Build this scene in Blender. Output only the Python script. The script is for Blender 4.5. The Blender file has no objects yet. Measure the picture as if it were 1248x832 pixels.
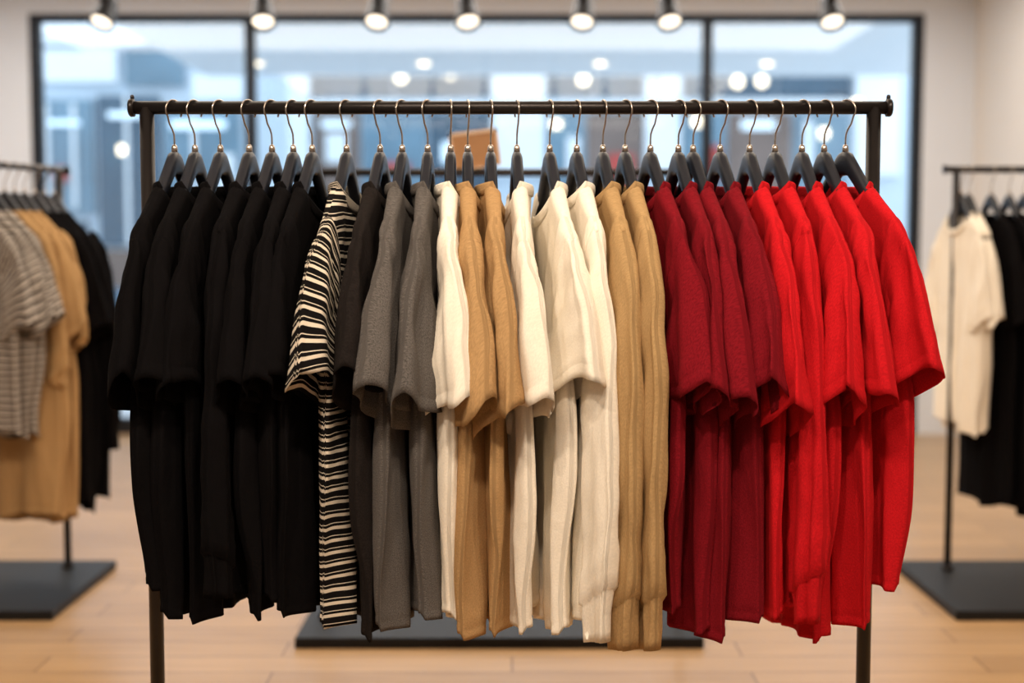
import bpy, math, random
from mathutils import Vector, Matrix, noise

random.seed(7)
scene = bpy.context.scene
COL = scene.collection
CAM_Y, CAM_Z = -3.13, 1.41
def D(d): return d + CAM_Y          # distance from the camera wall line -> world Y
RAIL_Z = 1.742

# ------------------------------------------------------------------ helpers
def smooth(x, a=0.0, b=1.0):
    t = max(0.0, min(1.0, (x-a)/(b-a)))
    return t*t*(3-2*t)

def interp(pts, x):
    if x <= pts[0][0]: return pts[0][1]
    for (x0, y0), (x1, y1) in zip(pts, pts[1:]):
        if x <= x1:
            return y0 + (y1-y0)*(x-x0)/(x1-x0)
    return pts[-1][1]

def bez(p, q):
    a = (1-q)**3; b = 3*(1-q)**2*q; c = 3*(1-q)*q*q; d = q**3
    return (a*p[0][0]+b*p[1][0]+c*p[2][0]+d*p[3][0], a*p[0][1]+b*p[1][1]+c*p[2][1]+d*p[3][1])

def spow(x, p):
    return math.copysign(abs(x)**p, x)

def pleat(x):
    # rounded crests with tighter valleys
    return 1.0 - 2.0*abs(math.sin(x*0.5))**1.25

class MB:
    """mesh builder collecting verts, faces, uvs, material indices"""
    def __init__(self):
        self.v = []; self.f = []; self.uv = []; self.m = []; self.sm = []
    def loft(self, loops, mat=0, closed=True, cap0=False, cap1=False, sm=True):
        base = len(self.v); n = len(loops[0])
        for L in loops:
            for p in L:
                self.v.append((p[0], p[1], p[2]))
                self.uv.append((p[3], p[4]) if len(p) > 3 else (p[0]+p[1], p[2]))
        for i in range(len(loops)-1):
            for j in range(n if closed else n-1):
                k = (j+1) % n
                self.f.append((base+i*n+j, base+i*n+k, base+(i+1)*n+k, base+(i+1)*n+j))
                self.m.append(mat); self.sm.append(sm)
        if cap0:
            self.f.append(tuple(base+j for j in reversed(range(n)))); self.m.append(mat); self.sm.append(False)
        if cap1:
            o = base+(len(loops)-1)*n
            self.f.append(tuple(o+j for j in range(n))); self.m.append(mat); self.sm.append(False)
    def tube(self, pts, r, n=10, mat=0, caps=True):
        pts = [Vector(p) for p in pts]
        rs = r if isinstance(r, (list, tuple)) else [r]*len(pts)
        loops = []; prev = None
        for i, p in enumerate(pts):
            t = (pts[min(i+1, len(pts)-1)] - pts[max(i-1, 0)]).normalized()
            if prev is None:
                ref = Vector((0, 0, 1)) if abs(t.z) < 0.9 else Vector((1, 0, 0))
                nrm = t.cross(ref).normalized()
            else:
                nrm = (prev - t*prev.dot(t)).normalized()
            prev = nrm
            b = t.cross(nrm)
            loops.append([tuple(p + (nrm*math.cos(2*math.pi*j/n) + b*math.sin(2*math.pi*j/n))*rs[i]) for j in range(n)])
        self.loft(loops, mat, True, caps, caps)
    def lathe(self, prof, mat=0, n=24, M=None, caps=True):
        loops = []
        for (r, z) in prof:
            L = []
            for j in range(n):
                a = 2*math.pi*j/n
                p = Vector((r*math.cos(a), r*math.sin(a), z))
                if M is not None: p = M @ p
                L.append(tuple(p))
            loops.append(L)
        self.loft(loops, mat, True, caps, caps)
    def box(self, x0, x1, y0, y1, z0, z1, mat=0, bev=0.0):
        if bev > 0:
            def rr(e, z):
                c = bev
                P = [(x0+c, y0+e), (x1-c, y0+e), (x1-e, y0+c), (x1-e, y1-c), (x1-c, y1-e), (x0+c, y1-e), (x0+e, y1-c), (x0+e, y0+c)]
                return [(a, b, z) for a, b in P]
            self.loft([rr(bev*0.6, z0), rr(0, z0+bev), rr(0, z1-bev), rr(bev*0.6, z1)], mat, True, True, True, sm=False)
        else:
            self.loft([[(x0, y0, z0), (x1, y0, z0), (x1, y1, z0), (x0, y1, z0)],
                       [(x0, y0, z1), (x1, y0, z1), (x1, y1, z1), (x0, y1, z1)]], mat, True, True, True, sm=False)
    def mesh(self, name, mats):
        me = bpy.data.meshes.new(name)
        me.from_pydata(self.v, [], self.f)
        uvl = me.uv_layers.new(name="UVMap")
        li = [0]*len(me.loops)
        me.loops.foreach_get("vertex_index", li)
        flat = []
        for i in li: flat.extend(self.uv[i])
        uvl.data.foreach_set("uv", flat)
        me.polygons.foreach_set("material_index", self.m)
        me.polygons.foreach_set("use_smooth", self.sm)
        for m in mats: me.materials.append(m)
        me.update()
        return me
    def obj(self, name, mats, loc=(0, 0, 0), rz=0.0):
        o = bpy.data.objects.new(name, self.mesh(name, mats))
        o.location = loc; o.rotation_euler = (0, 0, rz)
        COL.objects.link(o)
        return o

def box_obj(name, x0, x1, y0, y1, z0, z1, mat, bev=0.0):
    b = MB(); b.box(x0, x1, y0, y1, z0, z1, 0, bev)
    return b.obj(name, [mat])

# ------------------------------------------------------------------ materials
def new_mat(name):
    m = bpy.data.materials.new(name); m.use_nodes = True
    nt = m.node_tree
    return m, nt, nt.nodes["Principled BSDF"]

def simple(name, col, rough=0.5, metal=0.0, nscale=20, namp=0.08, bump=0.0, spec=0.5):
    m, nt, b = new_mat(name)
    tc = nt.nodes.new("ShaderNodeTexCoord")
    n = nt.nodes.new("ShaderNodeTexNoise"); n.inputs["Scale"].default_value = nscale
    nt.links.new(tc.outputs["Object"], n.inputs["Vector"])
    mx = nt.nodes.new("ShaderNodeMix"); mx.data_type = 'RGBA'
    mx.inputs[6].default_value = tuple(c*(1-namp) for c in col)+(1,)
    mx.inputs[7].default_value = tuple(min(1, c*(1+namp)) for c in col)+(1,)
    nt.links.new(n.outputs["Fac"], mx.inputs[0])
    nt.links.new(mx.outputs[2], b.inputs["Base Color"])
    b.inputs["Roughness"].default_value = rough
    b.inputs["Metallic"].default_value = metal
    b.inputs["Specular IOR Level"].default_value = spec
    if bump:
        bp = nt.nodes.new("ShaderNodeBump"); bp.inputs["Strength"].default_value = bump; bp.inputs["Distance"].default_value = 0.002
        nt.links.new(n.outputs["Fac"], bp.inputs["Height"]); nt.links.new(bp.outputs["Normal"], b.inputs["Normal"])
    return m

def emis(name, col, s):
    m, nt, b = new_mat(name)
    b.inputs["Base Color"].default_value = col+(1,)
    b.inputs["Emission Color"].default_value = col+(1,)
    b.inputs["Emission Strength"].default_value = s
    return m

def fabric(name, col, mel=0.12, sheen=0.1, stripe=None, melscale=520, spec=0.1):
    m, nt, b = new_mat(name)
    L = nt.links.new
    uv = nt.nodes.new("ShaderNodeUVMap"); uv.uv_map = "UVMap"
    n1 = nt.nodes.new("ShaderNodeTexNoise"); n1.inputs["Scale"].default_value = melscale; n1.inputs["Detail"].default_value = 3
    mp = nt.nodes.new("ShaderNodeMapping"); mp.inputs["Scale"].default_value = (1.0, 0.45, 1)
    L(uv.outputs[0], mp.inputs[0]); L(mp.outputs[0], n1.inputs["Vector"])
    n2 = nt.nodes.new("ShaderNodeTexNoise"); n2.inputs["Scale"].default_value = 11; n2.inputs["Detail"].default_value = 3
    n2.inputs["Distortion"].default_value = 0.5
    mp2 = nt.nodes.new("ShaderNodeMapping"); mp2.inputs["Scale"].default_value = (1.6, 0.6, 1); mp2.inputs["Rotation"].default_value = (0, 0, 0.25)
    L(uv.outputs[0], mp2.inputs[0]); L(mp2.outputs[0], n2.inputs["Vector"])
    mx = nt.nodes.new("ShaderNodeMix"); mx.data_type = 'RGBA'
    mx.inputs[6].default_value = tuple(c*(1-mel) for c in col)+(1,)
    mx.inputs[7].default_value = tuple(min(1, c*(1+mel)) for c in col)+(1,)
    mr = nt.nodes.new("ShaderNodeMapRange"); mr.inputs[1].default_value = 0.35; mr.inputs[2].default_value = 0.65
    L(n1.outputs["Fac"], mr.inputs[0]); L(mr.outputs[0], mx.inputs[0])
    out = mx.outputs[2]
    if stripe:
        period, bands, c2 = stripe
        sx = nt.nodes.new("ShaderNodeSeparateXYZ"); L(uv.outputs[0], sx.inputs[0])
        n3 = nt.nodes.new("ShaderNodeTexNoise"); n3.inputs["Scale"].default_value = 9
        L(uv.outputs[0], n3.inputs["Vector"])
        ma = nt.nodes.new("ShaderNodeMath"); ma.operation = 'MULTIPLY_ADD'; ma.inputs[1].default_value = 0.018
        L(n3.outputs["Fac"], ma.inputs[0]); L(sx.outputs[1], ma.inputs[2])
        dv = nt.nodes.new("ShaderNodeMath"); dv.operation = 'DIVIDE'; dv.inputs[1].default_value = period
        L(ma.outputs[0], dv.inputs[0])
        fr = nt.nodes.new("ShaderNodeMath"); fr.operation = 'FRACT'; L(dv.outputs[0], fr.inputs[0])
        cr = nt.nodes.new("ShaderNodeValToRGB"); cr.color_ramp.interpolation = 'CONSTANT'
        els = cr.color_ramp.elements
        els[0].position = 0.0; els[0].color = (0, 0, 0, 1)
        els[1].position = bands[0][0]; els[1].color = (1, 1, 1, 1)
        e = els.new(bands[0][1]); e.color = (0, 0, 0, 1)
        for a, c in bands[1:]:
            e = els.new(a); e.color = (1, 1, 1, 1)
            if c < 1.0:
                e = els.new(c); e.color = (0, 0, 0, 1)
        L(fr.outputs[0], cr.inputs[0])
        m2 = nt.nodes.new("ShaderNodeMix"); m2.data_type = 'RGBA'
        L(cr.outputs[0], m2.inputs[0]); L(out, m2.inputs[6]); m2.inputs[7].default_value = c2+(1,)
        out = m2.outputs[2]
    L(out, b.inputs["Base Color"])
    b.inputs["Roughness"].default_value = 0.95
    b.inputs["Specular IOR Level"].default_value = spec
    b.inputs["Sheen Weight"].default_value = sheen
    b.inputs["Sheen Roughness"].default_value = 0.5
    b.inputs["Sheen Tint"].default_value = tuple(min(1, c*1.3+0.02) for c in col)+(1,)
    b1 = nt.nodes.new("ShaderNodeBump"); b1.inputs["Strength"].default_value = 0.40; b1.inputs["Distance"].default_value = 0.0018
    b2 = nt.nodes.new("ShaderNodeBump"); b2.inputs["Strength"].default_value = 0.55; b2.inputs["Distance"].default_value = 0.014
    L(n1.outputs["Fac"], b1.inputs["Height"]); L(n2.outputs["Fac"], b2.inputs["Height"])
    L(b2.outputs["Normal"], b1.inputs["Normal"]); L(b1.outputs["Normal"], b.inputs["Normal"])
    return m

CREAM = (0.88, 0.81, 0.69)
FAB = {
 'black': fabric("black_jersey", (0.0042, 0.0036, 0.004), sheen=0.01, spec=0.06),
 'stripe': fabric("striped_jersey", (0.006, 0.005, 0.005), sheen=0.02, stripe=(0.029, [(0.18, 0.44), (0.66, 0.72)], (0.70, 0.61, 0.49))),
 'charcoal': fabric("charcoal_jersey", (0.014, 0.011, 0.010), mel=0.3, sheen=0.03),
 'gray': fabric("gray_melange", (0.105, 0.095, 0.088), mel=0.4, sheen=0.08, melscale=800),
 'cream': fabric("cream_cotton", CREAM, mel=0.05),
 'tan': fabric("tan_cotton", (0.43, 0.262, 0.118), mel=0.13),
 'khaki': fabric("khaki_cotton", (0.42, 0.268, 0.122), mel=0.12),
 'burgundy': fabric("burgundy_cotton", (0.185, 0.0055, 0.011), mel=0.22, sheen=0.03),
 'red': fabric("red_cotton", (0.53, 0.009, 0.014), mel=0.14, sheen=0.03),
 'finestripe': fabric("fine_stripe_jersey", (0.055, 0.045, 0.042), stripe=(0.026, [(0.3, 0.6), (0.75, 0.9)], (0.55, 0.49, 0.43))),
}
M_METAL = simple("dark_bronze_metal", (0.020, 0.016, 0.015), 0.36, 0.6, 40, 0.1)
M_BASE = simple("black_steel", (0.010, 0.010, 0.011), 0.55, 0.1, 30, 0.1, 0.0, 0.3)
M_HANG = simple("black_lacquered_wood", (0.012, 0.014, 0.021), 0.36, 0.0, 60, 0.15)
M_HOOK = simple("brushed_steel", (0.50, 0.44, 0.38), 0.25, 1.0, 60, 0.05)
M_WHITE = simple("white_wall_paint", (0.80, 0.83, 0.87), 0.8, 0, 3, 0.02)
M_BEIGE = simple("warm_wall_paint", (0.78, 0.71, 0.63), 0.8, 0, 3, 0.02)
M_FRAME = simple("black_window_frame", (0.008, 0.010, 0.014), 0.4, 0.3, 20, 0.1)

# ------------------------------------------------------------------ garments
HTOP = [(0, -0.098), (0.018, -0.104), (0.05, -0.142), (0.09, -0.190), (0.13, -0.228), (0.17, -0.266), (0.19, -0.285)]
def hanger_top(s): return interp(HTOP, abs(s))
GTOP = [(0.0, -0.13), (0.085, -0.180), (0.13, -0.219), (0.17, -0.251), (0.2, -0.279), (0.22, -0.308), (0.235, -0.342), (0.26, -0.41)]
def gar_top(s): return interp(GTOP, abs(s))
NW = 0.088

def inner_hem(loops, specs):
    """turned-up inner face of an open hem: follows earlier rings, pulled inward"""
    out = []
    for idx, kt, kw in specs:
        src = loops[idx]; n = len(src)
        cy = sum(p[1] for p in src)/n; cz = sum(p[2] for p in src)/n
        L = []
        for j, p in enumerate(src):
            q = src[(n-1-j) % n]
            mx, mz = (p[0]+q[0])/2, (p[2]+q[2])/2
            L.append((mx+(p[0]-mx)*kt, cy+(p[1]-cy)*kw, p[2] if idx == -1 else cz+(p[2]-cz)*kw, p[3], p[4]))
        out.append(L)
    loops.extend(out)

def build_garment(seed, front=1, hem=-1.15, kind='short', psi=0.0, res=1.0, slen=1.0, wid=1.0, slw=1.0, amp=1.0, vis=1):
    R = random.Random(seed)
    mb = MB()
    N = int(96*res)
    ph1, ph2, ph3 = R.uniform(0, 6.28), R.uniform(0, 6.28), R.uniform(0, 6.28)
    k1 = 2*math.pi/R.uniform(0.15, 0.21); k2 = 2*math.pi/R.uniform(0.075, 0.11)
    so = R.uniform(0, 100)
    zN = gar_top(NW)
    drop = R.uniform(0.055, 0.08) if kind == 'short' else 0.045
    rows = [0, .0015, .004, .008, .013, .02, .03, .045]
    M = int(54*res)
    for i in range(1, M): rows.append(.045 + (0.955-.045)*i/M)
    rows += [.955, .965, .970, .975, .979, .983, .99, 1.0]
    skew = R.uniform(-0.05, 0.05)
    def body_pt(al, r):
        ca, sa = math.cos(al), math.sin(al)
        a0 = 0.207 + 0.006*smooth(r, 0.02, 0.2) + 0.022*smooth(r, 0.30, 0.45) - 0.024*smooth(r, 0.55, 1.0) + 0.009*math.sin(r*6+ph3)*smooth(r, .4, 1)
        a0 *= wid
        s = a0*spow(ca, 0.85)
        zt = gar_top(s)
        if abs(s) < NW:
            e = math.sqrt(max(0, 1-(s/NW)**2))
            zt = zN - (drop if sa >= 0 else 0.008)*e
        hz = hem + 0.014*math.sin(9*s+ph1) + 0.008*math.sin(23*s+ph2) + skew*s*1.4 - (0.016 if sa >= 0 else 0)
        z = zt + (hz-zt)*r
        d = zt - z
        if d < 0.02: ridge = 0.020*math.sqrt(max(0, 1-(1-d/0.02)**2))
        else: ridge = 0.020
        bb = ridge + (0.007*smooth(d, 0.02, 0.3))
        if abs(s) < NW:
            e = math.sqrt(max(0, 1-(s/NW)**2))
            bb = max(bb, 0.034*e*(1-0.35*smooth(d, 0, 0.25)))
        bb *= 1 + 0.40*smooth(r, .2, .8)*math.sin(k2*0.8*s*1.0+ph2+2.0*r)
        t = spow(abs(sa), 0.55)*bb*(1 if sa >= 0 else -1)
        A = amp*(0.005*smooth(r, .03, .2) + 0.016*smooth(r, .25, 1.0))
        off = A*(0.6*math.sin(k1*s+ph1+1.1*r) + 0.55*pleat(k2*s+ph2-1.8*r))
        nz = noise.noise(Vector((s*13+so, z*3.4, 3.1 if sa >= 0 else 9.7)))
        nz2 = noise.noise(Vector((s*26+so+z*9, z*9-s*8, 7.1 if sa >= 0 else 1.7)))
        t += off + spow(sa, .5)*(0.008*nz + 0.0030*nz2)*smooth(d, 0.01, 0.08)
        s2 = s + 0.009*math.copysign(1, ca)*noise.noise(Vector((z*4+so, ca, 2.2)))*smooth(r, .3, .6)
        return s2, t, z
    loops = []
    for r in rows:
        L = []
        g = 0
        if 0.968 < r < 0.981: g = -0.0010
        for j in range(N):
            al = 2*math.pi*(j+0.5)/N
            s, t, z = body_pt(al, r)
            t += g*(1 if math.sin(al) > 0 else -1)
            L.append((t*front, -s, z, s + (0.37 if math.sin(al) > 0 else 0), z))
        loops.append(L)
    inner_hem(loops, [(-1, 0.92, 0.99), (-4, 0.88, 0.985), (-12, 0.8, 0.97)])
    mb.loft(loops, 0)
    # neck rib
    NB = int(44*res); loops = []
    def neck_pt(be, dz, off):
        c, s_ = math.cos(be), math.sin(be)
        e = abs(s_)
        z = zN - (drop if s_ >= 0 else 0.008)*e + dz
        return ((0.036*s_ + off*s_)*front, -(NW*c*1.0 + off*c), z, be*0.09, dz*6)
    for dz, off in ((-0.019, -0.0015), (-0.018, 0.0026), (-0.006, 0.0042), (0.004, 0.0032), (0.0075, 0.001), (0.004, -0.002), (-0.015, -0.003)):
        loops.append([neck_pt(2*math.pi*j/NB, dz, off) for j in range(NB)])
    mb.loft(loops, 0)
    # sleeves
    for sg in (1, -1):
        K = int(48*res)
        if kind == 'short':
            dl = (slen-1)*0.3
            w = (slw-1)*0.17
            fl = R.uniform(-0.012, 0.015)
            O = [(0.168, -0.252), (0.238, -0.292), (0.277+dl*.1, -0.42-dl*.4), (0.325+dl*.1+fl, -0.592-dl)]
            I = [(0.135, -0.48), (0.155, -0.54), (0.157-w, -0.61-dl*.6), (0.142-w, -0.672-dl)]
            Q = int(30*res)
            seam = (.262, .268, .275, .282, .289, .295)
            qs = sorted([0, .015, .03, .045] + [0.06+0.86*i/Q for i in range(Q)] + list(seam)) + [.925, .932, .94, .948, .97, 1.0]
        else:
            zc = -1.17*slen
            O = [(0.168, -0.252), (0.262, -0.302), (0.296, -0.62), (0.276, zc+.01)]
            I = [(0.135, -0.48), (0.150, -0.64), (0.172, -0.9), (0.186, zc-.005)]
            Q = int(50*res)
            seam = (.114, .118, .122, .126, .130, .134)
            qs = sorted([0, .012, .025, .04] + [0.055+0.865*i/Q for i in range(Q)] + list(seam)) + [.923, .930, .937, .95, .97, .985, 1.0]
        ss = R.uniform(0, 50)
        loops = []
        length = 0.36 if kind == 'short' else 0.85
        pa = R.uniform(0, 6.28); pb = R.uniform(0, 6.28)
        tw = psi*(1 if sg > 0 else 0.4)
        back = R.uniform(0.018, 0.045)
        q0 = 0.07 if kind == 'short' else 0.04
        for q in qs:
            o = bez(O, q); i_ = bez(I, q)
            cx, cz = (o[0]+i_[0])/2, (o[1]+i_[1])/2
            hx, hz = (o[0]-i_[0])/2, (o[1]-i_[1])/2
            grow = smooth(q, 0.0, q0)
            if kind == 'short':
                b = 0.011 + 0.0145*grow - 0.001*smooth(q, .1, .3) + 0.010*smooth(q, .35, 1.0)
                if .928 < q < .945: b -= 0.0012
            else:
                b = 0.011 + 0.0155*grow - 0.002*smooth(q, .1, .9)
                if q >= .930:
                    b *= 0.80; hx *= 0.78; hz *= 0.78
                elif q > .86:
                    b *= 1.12; hx *= 1.06
            if seam[1]-1e-5 <= q <= seam[4]+1e-5: b -= 0.0020
            if seam[4]+1e-5 < q <= seam[5]+0.01: b += 0.0008
            tq = tw*smooth(q, 0.0, 0.75)
            L = []
            for j in range(K):
                be = 2*math.pi*(j+0.5)/K
                c, s_ = math.cos(be), math.sin(be)
                cc = spow(c, 0.8); sc = spow(s_, 0.62)
                ps, pz = hx*cc, hz*cc
                pt = b*sc
                hid = smooth(-s_*vis, -0.3, 0.6)      # panel facing away from the room hangs lower
                if kind == 'short':
                    pt += smooth(q, .1, .8)*0.008*math.sin(5.5*c*1.2+pa+q*2)
                    pt += smooth(q, .05, .6)*0.0045*pleat(9.0*c+pb+3*q)
                    pt += 0.012*noise.noise(Vector((cc*1.3+ss, q*3.5, s_)))*smooth(q, .05, .3)
                    pt += 0.005*noise.noise(Vector((cc*2.6+ss+q*5, q*8, s_*2+4)))*smooth(q, .02, .2)
                    pz -= back*hid*smooth(q, .55, 1.0) + 0.012*math.sin(4*c+pa)*smooth(q, .6, 1)
                else:
                    pt += smooth(q, .05, .5)*0.006*math.sin(4.0*c+pa+q*5)
                    pt += smooth(q, .05, .5)*0.0035*pleat(8.0*c+pb+4*q)
                    pt += 0.009*noise.noise(Vector((cc*2+ss, q*7, s_)))*smooth(q, .02, .15)
                    pt += 0.005*noise.noise(Vector((cc*3+ss+q*4, q*22, s_)))*smooth(q, .5, .9)
                    ps += 0.009*noise.noise(Vector((q*9+ss, c, 1)))*smooth(q, .02, .15)
                    if q >= .925: pt += 0.0016*math.cos(be*K/2)
                xs = ps*math.cos(tq) - pt*math.sin(tq)
                xt = ps*math.sin(tq) + pt*math.cos(tq)
                s_tot = (cx + xs)*sg*wid
                L.append((xt, -s_tot, cz+pz, cx+ps+(0.5 if s_ > 0 else 0.9), -q*length+0.3*hz*cc))
            loops.append(L)
        inner_hem(loops, [(-1, 0.93, 0.975), (-3, 0.88, 0.95), (-8, 0.8, 0.92)])
        mb.loft(loops, 0, True, True)
    return mb

def hanger_mesh(name, swivel):
    mb = MB()
    loops = []
    n = 14
    S = [-0.190, -0.188] + [-0.184+0.368*i/40 for i in range(41)] + [0.188, 0.190]
    for s in S:
        f = abs(s)/0.190
        ht = 0.0130 - 0.0015*f*f
        hh = 0.029 - 0.0175*f
        end = 1.0
        if abs(s) > 0.189: end = 0.35
        elif abs(s) > 0.187: end = 0.75
        cz = hanger_top(s) - hh
        L = []
        for j in range(n):
            a = 2*math.pi*j/n
            L.append((ht*end*spow(math.cos(a), .7), -s, cz + hh*end*spow(math.sin(a), .7) - 0.002))
        loops.append(L)
    mb.loft(loops, 0, True, True, True)
    M = Matrix.Rotation(swivel, 4, 'Z')
    mb.lathe([(0.0075, -0.110), (0.0075, -0.094), (0.0055, -0.088), (0.003, -0.086)], 1, 14)
    R = 0.0240; cz = 0.0155 - (R-0.0022)
    pts = [(0, -0.105), (0, -0.075), (0.001, -0.062), (0.006, -0.050), (0.014, -0.038)]
    for a in range(-38, 216, 12):
        pts.append((R*math.cos(math.radians(a)), cz+R*math.sin(math.radians(a))))
    P = [tuple(M @ Vector((0, -s, z))) for s, z in pts]
    mb.tube(P, 0.0022, 8, 1)
    return mb.mesh(name, [M_HANG, M_HOOK])

HM_L = hanger_mesh("hanger_swivel_a", math.radians(-26))
HM_R = hanger_mesh("hanger_swivel_b", math.radians(26))
HM_C = hanger_mesh("hanger_swivel_c", math.radians(8))

def add_hanger(x, y, rz, var, z=RAIL_Z):
    o = bpy.data.objects.new("clothes_hanger", var)
    o.location = (x, y, z); o.rotation_euler = (0, 0, rz)
    COL.objects.link(o)

NAMES = {'black': 'black', 'stripe': 'striped', 'charcoal': 'charcoal', 'gray': 'gray', 'cream': 'cream', 'tan': 'tan',
         'khaki': 'khaki', 'burgundy': 'burgundy', 'red': 'red', 'finestripe': 'striped'}

def X(u): return (u-624)/518.0
G = [
 (212, 'black', 'short', -9, -8, -1.10, 1.04, 1.15),
 (237, 'black', 'short', -7, -4, -1.13, 1.08, 1.0),
 (268, 'black', 'short', -8, -10, -1.17, 1.04, 1.1),
 (303, 'black', 'long', -8, -4, -1.12, 0.95, 1.0),
 (331, 'black', 'short', -9, -5, -1.15, 1.10, 1.0),
 (357, 'black', 'short', -7, -5, -1.12, 1.08, 1.0),
 (380, 'black', 'short', -9, -14, -1.15, 1.04, 1.2),
 (422, 'stripe', 'short', -7, -22, -1.19, 0.98, 1.05),
 (463, 'charcoal', 'short', -8, -16, -1.20, 1.0, 0.9),
 (490, 'gray', 'short', -5, -22, -1.18, 1.12, 0.95),
 (521, 'gray', 'short', -2, -24, -1.16, 1.18, 0.95),
 (549, 'cream', 'short', 1, 27, -1.15, 1.12, 1.1),
 (570, 'tan', 'short', 3, 24, -1.18, 1.20, 0.95),
 (598, 'tan', 'short', 4, 26, -1.21, 1.22, 1.0),
 (630, 'cream', 'short', 4, 28, -1.18, 1.18, 1.05),
 (670, 'cream', 'short', 10, 26, -1.20, 1.04, 1.35),
 (703, 'cream', 'long', 10, 16, -1.17, 1.035, 1.0),
 (735, 'khaki', 'long', 9, 20, -1.15, 1.05, 1.0),
 (762, 'khaki', 'long', 10, 12, -1.17, 1.05, 1.0),
 (793, 'burgundy', 'short', 14, 12, -1.14, 1.10, 1.15),
 (827, 'burgundy', 'short', 11, 6, -1.18, 1.14, 1.0),
 (845, 'burgundy', 'short', 13, 6, -1.21, 1.14, 1.0),
 (878, 'burgundy', 'short', 12, 6, -1.16, 1.06, 1.0),
 (914, 'red', 'short', 9, 8, -1.15, 1.24, 1.0),
 (945, 'red', 'long', 10, 14, -1.14, 1.0, 1.0),
 (978, 'red', 'short', 9, 4, -1.22, 1.14, 1.0),
 (1005, 'red', 'short', 13, 6, -1.16, 1.12, 1.1),
 (1031, 'red', 'short', 24, 6, -1.10, 1.0, 1.3),
]
for i, (u, fab, kind, phi, psi, hem, sl, sw) in enumerate(G):
    x = X(u)
    fr = 1 if x < 0 else -1
    mb = build_garment(100+i, fr, hem, kind, math.radians(psi), 1.0, sl, 1.0, sw, 1.0, fr)
    nm = NAMES[fab] + ("_t_shirt" if kind == 'short' else "_sweatshirt")
    mb.obj(nm, [FAB[fab]], (x, 0, RAIL_Z), math.radians(phi))
    add_hanger(x, 0, math.radians(phi), HM_L if x < -0.15 else (HM_R if x > 0.25 else HM_C))

# ------------------------------------------------------------------ racks
def main_rack():
    mb = MB()
    z = RAIL_Z
    mb.tube([(-0.893, 0, z), (0.885, 0, z)], 0.0155, 28)
    for sx, e in ((-1, -0.893), (1, 0.885)):
        pts = [(e-sx*0.006, 0, z), (e-sx*0.004, 0, z), (e+sx*0.003, 0, z), (e+sx*0.007, 0, z), (e+sx*0.008, 0, z)]
        mb.tube(pts, [0.0155, 0.021, 0.0215, 0.019, 0.012], 24)
        mb.tube([(e, 0, z+0.015), (e, 0, z+0.027), (e, 0, z+0.030)], [0.005, 0.005, 0.003], 12)
        px = e - sx*0.034
        mb.tube([(px, 0, 0.03), (px, 0, z)], 0.0170, 24)
        mb.tube([(px, 0, 0.02), (px, 0, 0.06)], 0.024, 24)
        mb.box(px-0.025, px+0.025, -0.30, 0.30, 0.0, 0.03, 0, 0.004)
    mb.obj("clothing_rack", [M_METAL])
main_rack()

def base_rack(p0, p1, plate, z=1.745, over=0.12):
    mb = MB()
    a, b = Vector((p0[0], p0[1], z)), Vector((p1[0], p1[1], z))
    d = (b-a).normalized()
    mb.tube([a-d*0.05, b+d*over], 0.0145, 20)
    for e, sgn in ((a-d*0.05, -1), (b+d*over, 1)):
        mb.tube([e-d*0.004, e+d*0.004], 0.020, 20)
    for p in (a, b):
        mb.tube([(p.x, p.y, 0.03), (p.x, p.y, z)], 0.0155, 20)
        mb.tube([(p.x, p.y, 0.03), (p.x, p.y, 0.06)], 0.024, 20)
    mb.box(*plate, 0.0, 0.038, 1, 0.004)
    return mb

mbk = base_rack((-0.70, D(4.85)), (0.62, D(4.85)), (-0.77, 0.68, D(4.58), D(5.12)), z=1.69, over=0.05)
mbk.obj("clothing_rack", [M_METAL, M_BASE])
M_KRAFT = simple("kraft_card", (0.42, 0.22, 0.10), 0.8, 0, 25, 0.15)
M_KRAFT2 = simple("kraft_card_edge", (0.75, 0.56, 0.40), 0.8, 0, 25, 0.1)
sg = MB()
for (x0, x1, z0, z1, m, y) in ((-0.09, 0.09, 0.018, 0.150, 0, 0.0), (-0.09, 0.09, 0.140, 0.152, 1, -0.002), (-0.09, -0.08, 0.018, 0.152, 1, -0.002), (0.08, 0.09, 0.018, 0.152, 1, -0.002)):
    sg.box(x0, x1, -0.003+y, 0.003+y, z0, z1, m)
sg.box(-0.02, 0.02, -0.018, 0.018, 0.0145, 0.02, 1)
so_ = sg.obj("kraft_rack_sign", [M_KRAFT, M_KRAFT2], (-0.125, D(4.85), 1.69))
so_.rotation_euler = (0, math.radians(-7), 0)

def place_row(p0, p1, items, z=RAIL_Z, psi=0):
    a, b = Vector((p0[0], p0[1])), Vector((p1[0], p1[1]))
    for k, (t, fab, kind, rz, hem, sl, wid) in enumerate(items):
        p = a + (b-a)*t
        mb = build_garment(500+k*7+int(abs(p0[0])*100), 1 if p0[0] < 0 else -1, hem, kind, math.radians(psi), 0.7, sl, wid, 1.05, 0.9)
        mb.obj(NAMES[fab] + ("_t_shirt" if kind == 'short' else "_sweatshirt"), [FAB[fab]], (p.x, p.y, z), math.radians(rz))
        add_hanger(p.x, p.y, math.radians(rz), HM_C, z)

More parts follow.
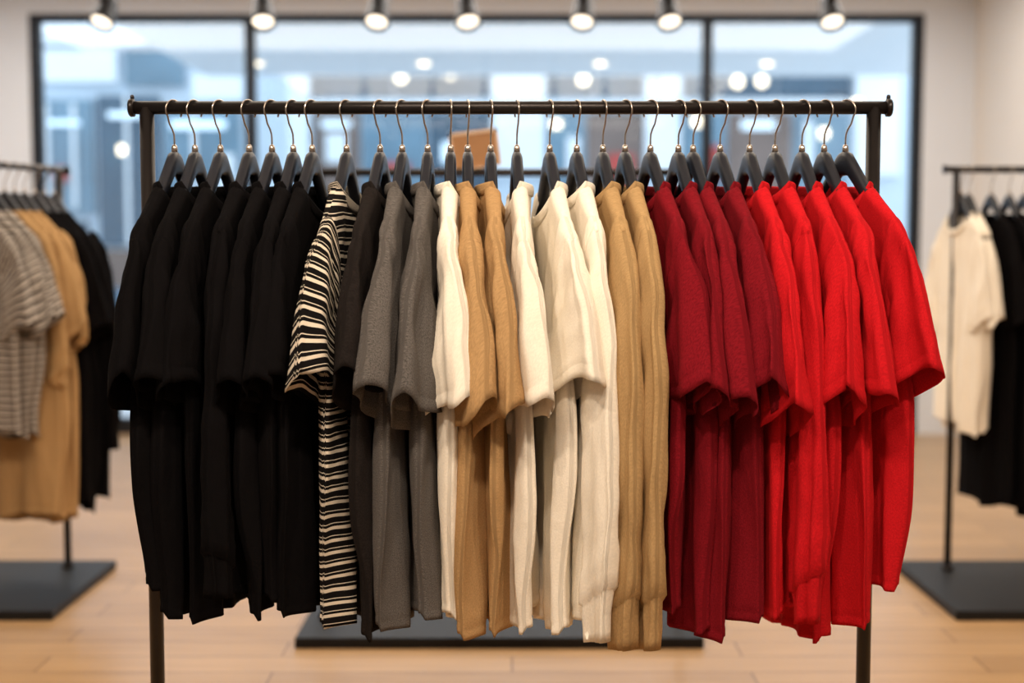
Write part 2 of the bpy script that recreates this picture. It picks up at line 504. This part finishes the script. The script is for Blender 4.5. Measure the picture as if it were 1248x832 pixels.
LA, LB = (-1.92, D(5.62)), (-2.16, D(4.93))
mbl = base_rack(LA, LB, (-2.60, -1.75, D(4.93), D(5.75)), over=0.15)
mbl.obj("clothing_rack", [M_METAL, M_BASE])
place_row(LA, LB, [
 (0.05, 'black', 'long', 64, -1.36, 1.0, 1.22), (0.13, 'black', 'short', 66, -1.38, 1.1, 1.18), (0.21, 'black', 'short', 66, -1.36, 1.1, 1.16),
 (0.30, 'tan', 'long', 66, -1.40, 0.62, 1.10), (0.38, 'tan', 'short', 68, -1.42, 1.1, 1.06), (0.46, 'tan', 'long', 68, -1.40, 0.75, 1.04),
 (0.55, 'finestripe', 'short', 68, -1.04, 1.0, 1.0), (0.65, 'finestripe', 'short', 70, -1.06, 1.0, 1.0), (0.76, 'finestripe', 'short', 70, -1.05, 1.0, 1.0),
])
RA, RB = (1.87, D(5.58)), (2.95, D(5.58))
mbr = base_rack(RA, RB, (1.69, 3.10, D(4.93), D(5.75)), over=0.12)
mbr.obj("clothing_rack", [M_METAL, M_BASE])
def rt(u): return ((u-624)/287.0 - 1.87)/1.08
place_row(RA, RB, [
 (0.0+0.02, 'cream', 'short', 10, -1.06, 1.0, 0.9), (rt(1176), 'cream', 'short', 8, -1.08, 1.0, 0.9),
 (rt(1203), 'black', 'short', 10, -1.38, 1.0, 0.95), (rt(1225), 'black', 'short', 8, -1.40, 1.0, 0.95), (rt(1243), 'black', 'short', 8, -1.42, 1.0, 1.0),
 (rt(1262), 'black', 'short', 8, -1.40, 1.0, 1.0), (rt(1285), 'black', 'short', 8, -1.40, 1.0, 1.0),
])

# ------------------------------------------------------------------ room shell
def floor_mat():
    m, nt, b = new_mat("oak_planks")
    L = nt.links.new
    tc = nt.nodes.new("ShaderNodeTexCoord")
    br = nt.nodes.new("ShaderNodeTexBrick")
    br.inputs["Scale"].default_value = 1.0
    br.inputs["Brick Width"].default_value = 1.6
    br.inputs["Row Height"].default_value = 0.17
    br.inputs["Mortar Size"].default_value = 0.003
    br.inputs["Color1"].default_value = (0.56, 0.35, 0.172, 1)
    br.inputs["Color2"].default_value = (0.45, 0.275, 0.135, 1)
    br.inputs["Mortar"].default_value = (0.20, 0.11, 0.055, 1)
    L(tc.outputs["Object"], br.inputs["Vector"])
    mp = nt.nodes.new("ShaderNodeMapping"); mp.inputs["Scale"].default_value = (1.2, 14, 1)
    L(tc.outputs["Object"], mp.inputs[0])
    n = nt.nodes.new("ShaderNodeTexNoise"); n.inputs["Scale"].default_value = 2.2; n.inputs["Detail"].default_value = 6
    L(mp.outputs[0], n.inputs["Vector"])
    mx = nt.nodes.new("ShaderNodeMix"); mx.data_type = 'RGBA'; mx.blend_type = 'MULTIPLY'; mx.inputs[0].default_value = 0.5
    cr = nt.nodes.new("ShaderNodeValToRGB"); cr.color_ramp.elements[0].position = 0.3; cr.color_ramp.elements[0].color = (0.62, 0.58, 0.54, 1)
    cr.color_ramp.elements[1].position = 0.7
    L(n.outputs["Fac"], cr.inputs[0]); L(br.outputs["Color"], mx.inputs[6]); L(cr.outputs[0], mx.inputs[7])
    L(mx.outputs[2], b.inputs["Base Color"])
    b.inputs["Roughness"].default_value = 0.34
    bp = nt.nodes.new("ShaderNodeBump"); bp.inputs["Strength"].default_value = 0.12; bp.inputs["Distance"].default_value = 0.003
    L(n.outputs["Fac"], bp.inputs["Height"]); L(bp.outputs["Normal"], b.inputs["Normal"])
    return m
WX0, WX1 = -4.6, 3.48
WY = D(10.0)
CEIL = 3.30
YB = -5.2
box_obj("floor", WX0-0.1, WX1+0.1, YB-0.1, WY+0.1, -0.05, 0.0, floor_mat())
box_obj("ceiling", WX0-0.1, WX1+0.1, YB-0.1, WY+0.1, CEIL, CEIL+0.1, M_WHITE)
box_obj("wall_left", WX0-0.1, WX0, YB, WY, 0, CEIL, M_WHITE)
box_obj("wall_right", WX1, WX1+0.1, YB, WY, 0, CEIL, M_BEIGE)
box_obj("wall_rear", WX0, WX1, YB-0.1, YB, 0, CEIL, M_WHITE)
FX0, FX1, FZ = -3.62, 3.09, 3.17
wb = MB()
wb.box(WX0, FX0, WY, WY+0.2, 0, CEIL, 0)
wb.box(FX1, WX1, WY, WY+0.2, 0, CEIL, 0)
wb.box(FX0, FX1, WY, WY+0.2, FZ, CEIL, 0)
wb.obj("wall_back", [M_WHITE])
wf = MB()
t = 0.075
y0, y1 = WY+0.01, WY+0.10
wf.box(FX0, FX0+t, y0, y1, 0, FZ, 0); wf.box(FX1-t, FX1, y0, y1, 0, FZ, 0)
wf.box(FX0+t, FX1-t, y0, y1, FZ-t*0.8, FZ, 0); wf.box(FX0+t, FX1-t, y0, y1, 0, 0.12, 0)
for mx_ in (-1.97, 1.47):
    wf.box(mx_-t/2, mx_+t/2, y0, y1, 0.12, FZ-t*0.8, 0)
gm, nt, b = new_mat("window_glass")
nt.nodes.remove(b)
tr = nt.nodes.new("ShaderNodeBsdfTransparent"); tr.inputs[0].default_value = (0.93, 0.97, 1.0, 1)
gl = nt.nodes.new("ShaderNodeBsdfGlossy"); gl.inputs["Roughness"].default_value = 0.02
mxs = nt.nodes.new("ShaderNodeMixShader"); mxs.inputs[0].default_value = 0.07
nt.links.new(tr.outputs[0], mxs.inputs[1]); nt.links.new(gl.outputs[0], mxs.inputs[2])
nt.links.new(mxs.outputs[0], nt.nodes["Material Output"].inputs[0])
for a, c in ((FX0+t, -1.97-t/2), (-1.97+t/2, 1.47-t/2), (1.47+t/2, FX1-t)):
    wf.box(a, c, WY+0.05, WY+0.056, 0.12, FZ-t*0.8, 1)
wf.obj("window_1", [M_FRAME, gm])
box_obj("baseboard_right", WX1-0.015, WX1, YB, WY, 0, 0.1, M_WHITE)
box_obj("baseboard_left", WX0, WX0+0.015, YB, WY, 0, 0.1, M_WHITE)

M_BLK = simple("black_lamp_body", (0.012, 0.012, 0.013), 0.4, 0.2)
M_LENS = emis("lamp_lens", (1.0, 0.88, 0.70), 3.0)
TY = D(7.5)
box_obj("lighting_track", -3.0, 2.6, TY-0.02, TY+0.02, CEIL-0.03, CEIL, M_BLK)
def spotlight(x, y, zc, tilt, yaw, power, size=1.0, top=CEIL-0.03):
    mb = MB()
    M = Matrix.Rotation(yaw, 4, 'Z') @ Matrix.Rotation(tilt, 4, 'X')
    s = size
    mb.lathe([(0.012*s, 0.105*s), (0.048*s, 0.103*s), (0.054*s, 0.08*s), (0.060*s, 0.0), (0.070*s, -0.05*s), (0.072*s, -0.067*s), (0.060*s, -0.067*s), (0.054*s, -0.045*s)], 0, 28, M, False)
    mb.lathe([(0.0555*s, -0.047*s), (0.045*s, -0.054*s), (0.025*s, -0.058*s), (0.002*s, -0.059*s)], 1, 28, M, True)
    mb.tube([(0, 0, 0.04), (0, 0, top-zc)], 0.013, 10)
    mb.tube([(0, 0, 0.03), (0, 0, 0.17)], 0.032, 12)
    o = mb.obj("track_spotlight", [M_BLK, M_LENS], (x, y, zc))
    if power:
        ld = bpy.data.lights.new("spot_lamp", 'SPOT'); ld.energy = power; ld.color = (1.0, 0.82, 0.64)
        ld.spot_size = math.radians(95); ld.spot_blend = 0.8; ld.shadow_soft_size = 0.06
        lo = bpy.data.objects.new("spot_lamp", ld)
        lo.parent = o
        lo.location = M @ Vector((0, 0, -0.08*s))
        lo.rotation_euler = M.to_euler()
        COL.objects.link(lo)
for i, u in enumerate((135, 325, 463, 570, 709, 812, 1007)):
    spotlight((u-624)/214.0, TY, 2.725, math.radians(-32), math.radians((-20, 12, -8, 15, -12, 10, 5)[i]), 25)
box_obj("lighting_track", -2.4, 2.4, -1.72, -1.68, CEIL-0.03, CEIL, M_BLK)
for x in (-1.7, -0.85, 0.0, 0.85, 1.7):
    spotlight(x, -1.70, 3.05, math.radians(38), math.radians(x*6), 92, 0.8)

def area(name, loc, rot, sx, sy, power, col):
    ld = bpy.data.lights.new(name, 'AREA'); ld.shape = 'RECTANGLE'; ld.size = sx; ld.size_y = sy; ld.energy = power; ld.color = col
    lo = bpy.data.objects.new(name, ld); lo.location = loc; lo.rotation_euler = rot
    COL.objects.link(lo)
area("ceiling_lamp", (0, 1.7, 3.27), (0, 0, 0), 5, 2.0, 105, (1.0, 0.86, 0.69))
area("ceiling_lamp", (0, -2.6, 3.27), (0, 0, 0), 4.5, 1.5, 22, (1.0, 0.88, 0.74))
area("ceiling_lamp", (-0.5, 5.2, 3.27), (0, 0, 0), 7, 1.5, 130, (1.0, 0.94, 0.88))

# ------------------------------------------------------------------ street outside
M_PAVE = simple("pavement", (0.60, 0.62, 0.64), 0.8, 0, 4, 0.1)
M_SOFF = simple("soffit_panel", (0.88, 0.92, 0.94), 0.7, 0, 2, 0.02)
M_PALE = simple("pale_facade", (0.58, 0.68, 0.76), 0.8, 0, 1.5, 0.10)
M_WHF = simple("white_facade", (0.88, 0.93, 0.96), 0.8, 0, 1.5, 0.04)
M_DGL = simple("dark_glazing", (0.040, 0.095, 0.145), 0.25, 0, 1.2, 0.5)
M_TEAL = simple("teal_glazing", (0.14, 0.25, 0.33), 0.3, 0, 1.5, 0.4)
M_BRN = simple("brown_shopfront", (0.19, 0.14, 0.12), 0.6, 0, 2, 0.4)
M_REDS = simple("red_display", (0.5, 0.06, 0.05), 0.6)
M_GLOW = emis("warm_shop_light", (1.0, 0.80, 0.55), 4.5)
M_GLOW2 = emis("cool_shop_light", (0.70, 0.85, 0.95), 0.9)
box_obj("street_pavement", -30, 30, WY+0.2, 40, -0.12, -0.02, M_PAVE)
sf = MB()
sf.box(-3.35, 6.5, WY+0.2, D(14.6), 3.30, 3.55, 0)
for x in (-2.6, -0.9, 0.9, 2.6, 4.4):
    sf.lathe([(0.06, 3.29), (0.05, 3.285), (0.002, 3.284)], 1, 16, Matrix.Translation((x, D(13.6), 0)))
sf.obj("entrance_canopy", [M_SOFF, M_GLOW])

def fx(u, d): return (u-624)/1606.0*d
def fz(v, d): return 1.41+(304-v)/1606.0*d
fc = MB(); d = 24.0; y = D(d)
fc.box(-16, 16, y, y+2, -0.02, 6.5, 0)
def panel(u0, u1, v0, v1, m, out=0.03, th=0.05):
    fc.box(fx(u0, d), fx(u1, d), y-out-th, y-out+0.02+out, fz(v1, d), fz(v0, d), m)
for (a, b_) in ((383, 480), (484, 598), (665, 722), (726, 780), (830, 940), (944, 1032)):
    panel(a, b_, 60, 122, 2)
    panel(a, b_, -20, 45, 3)
for (a, b_) in ((600, 663), (784, 826), (1036, 1090), (300, 380)):
    panel(a, b_, -20, 215, 1, 0.15)
panel(383, 1032, 124, 134, 1, 0.1)
for (a, b_, m) in ((385, 440, 4), (444, 520, 3), (524, 598, 2), (666, 710, 3), (714, 782, 4), (828, 880, 3), (884, 960, 4), (964, 1030, 3)):
    panel(a, b_, 140, 395, m)
for (a, b_, v0, v1, m) in ((395, 430, 150, 158, 6), (540, 580, 176, 200, 6), (900, 940, 150, 160, 6), (672, 682, 150, 158, 5), (995, 1003, 160, 170, 5), (470, 500, 200, 215, 7), (740, 770, 190, 230, 7), (860, 874, 180, 220, 7), (400, 425, 165, 200, 1), (690, 705, 170, 210, 1), (975, 985, 150, 210, 1)):
    panel(a, b_, v0, v1, m, 0.12)
fc.obj("shop_building", [M_PALE, M_WHF, M_DGL, M_TEAL, M_BRN, M_GLOW, M_GLOW2, M_REDS])
gl_ = MB()
for (u, v) in ((490, 97), (550, 92), (710, 100), (810, 111), (925, 102), (848, 150), (896, 103), (1040, 130)):
    M = Matrix.Translation((fx(u, 22), D(22), fz(v, 22)))
    gl_.lathe([(0.01, -0.09), (0.06, -0.07), (0.09, 0), (0.06, 0.07), (0.01, 0.09)], 0, 12, M)
    gl_.tube([(fx(u, 22), D(22), fz(v, 22)+0.05), (fx(u, 22), D(24)-0.12, fz(v, 22)+0.4)], 0.02, 6, 1)
gl_.obj("facade_lamps", [M_GLOW, M_BLK])

fl = MB(); d = 17.0; y = D(d)
fl.box(-14, fx(330, d), y, y+1.5, -0.02, 5.0, 0)
def panel2(u0, u1, v0, v1, m, out=0.03, th=0.05):
    fl.box(fx(u0, d), fx(u1, d), y-out-th, y-out+0.02+out, fz(v1, d), fz(v0, d), m)
panel2(40, 310, 40, 60, 1, .12); panel2(52, 150, 66, 104, 1, .08); panel2(160, 230, 66, 108, 3); panel2(240, 300, 95, 125, 1)
panel2(50, 120, 125, 260, 3); panel2(126, 200, 120, 300, 2); panel2(205, 296, 135, 300, 3)
panel2(60, 110, 270, 400, 2); panel2(116, 196, 305, 400, 4)
panel2(70, 105, 150, 156, 6, .1); panel2(75, 90, 205, 222, 7, .1); panel2(140, 180, 140, 147, 6, .1); panel2(215, 280, 150, 160, 6, .1); panel2(152, 158, 180, 190, 5, .1)
panel2(60, 68, 130, 255, 1, .1); panel2(96, 100, 130, 255, 1, .1); panel2(160, 164, 120, 300, 1, .1); panel2(240, 245, 135, 300, 1, .1); panel2(270, 290, 190, 290, 1, .1)
fl.obj("shop_building", [M_PALE, M_WHF, M_DGL, M_TEAL, M_BRN, M_GLOW, M_GLOW2, M_REDS])

def car(x, y, rz):
    mb = MB()
    prof = [(-2.1, .35, .62), (-2.05, .3, .78), (-1.3, .25, .92), (-0.75, .25, 1.32), (-0.1, .25, 1.42), (0.7, .25, 1.38), (1.3, .25, 1.0), (1.95, .28, .92), (2.1, .35, .7)]
    loops = []
    for (px, z0, z1) in prof:
        w = 0.86 if abs(px) < 1.9 else 0.74
        zb = min(z1, 0.9)
        wt = w*(0.78 if z1 > 1.1 else 0.96)
        loops.append([(px, -w*.95, z0), (px, w*.95, z0), (px, w, (z0+zb)/2), (px, w*.97, zb-0.02), (px, wt, z1-0.03), (px, wt*.85, z1), (px, -wt*.85, z1), (px, -wt, z1-0.03), (px, -w*.97, zb-0.02), (px, -w, (z0+zb)/2)])
    mb.loft(loops, 0, True, True, True)
    mb.box(-0.7, 0.9, -0.80, 0.80, 0.95, 1.28, 1)
    for wx in (-1.35, 1.35):
        for wy in (-0.8, 0.8):
            M = Matrix.Translation((wx, wy, 0.33)) @ Matrix.Rotation(math.pi/2, 4, 'X')
            mb.lathe([(0.1, -0.1), (0.30, -0.1), (0.33, -0.07), (0.33, 0.07), (0.30, 0.1), (0.1, 0.1)], 2, 24, M)
    mb.obj("parked_car", [simple("blue_grey_car_paint", (0.12, 0.22, 0.32), 0.25, 0.3), M_DGL, M_BLK], (x, y, -0.02), rz)
car(-5.9, D(14.5), 0.0)

w = bpy.data.worlds.new("overcast_sky"); scene.world = w; w.use_nodes = True
bg = w.node_tree.nodes["Background"]
bg.inputs[0].default_value = (0.76, 0.88, 1.0, 1); bg.inputs[1].default_value = 2.3

# ------------------------------------------------------------------ camera
cd = bpy.data.cameras.new("camera"); cam = bpy.data.objects.new("camera", cd); COL.objects.link(cam)
cd.sensor_width = 36.0; cd.lens = 36.0*1606/1248.0
cam.location = (0, CAM_Y, CAM_Z); cam.rotation_euler = (math.radians(90-4.0), 0, 0)
cd.clip_end = 200
cd.dof.use_dof = True; cd.dof.focus_distance = 2.95; cd.dof.aperture_fstop = 1.3
scene.camera = cam
scene.view_settings.view_transform = 'Standard'
scene.view_settings.look = 'None'
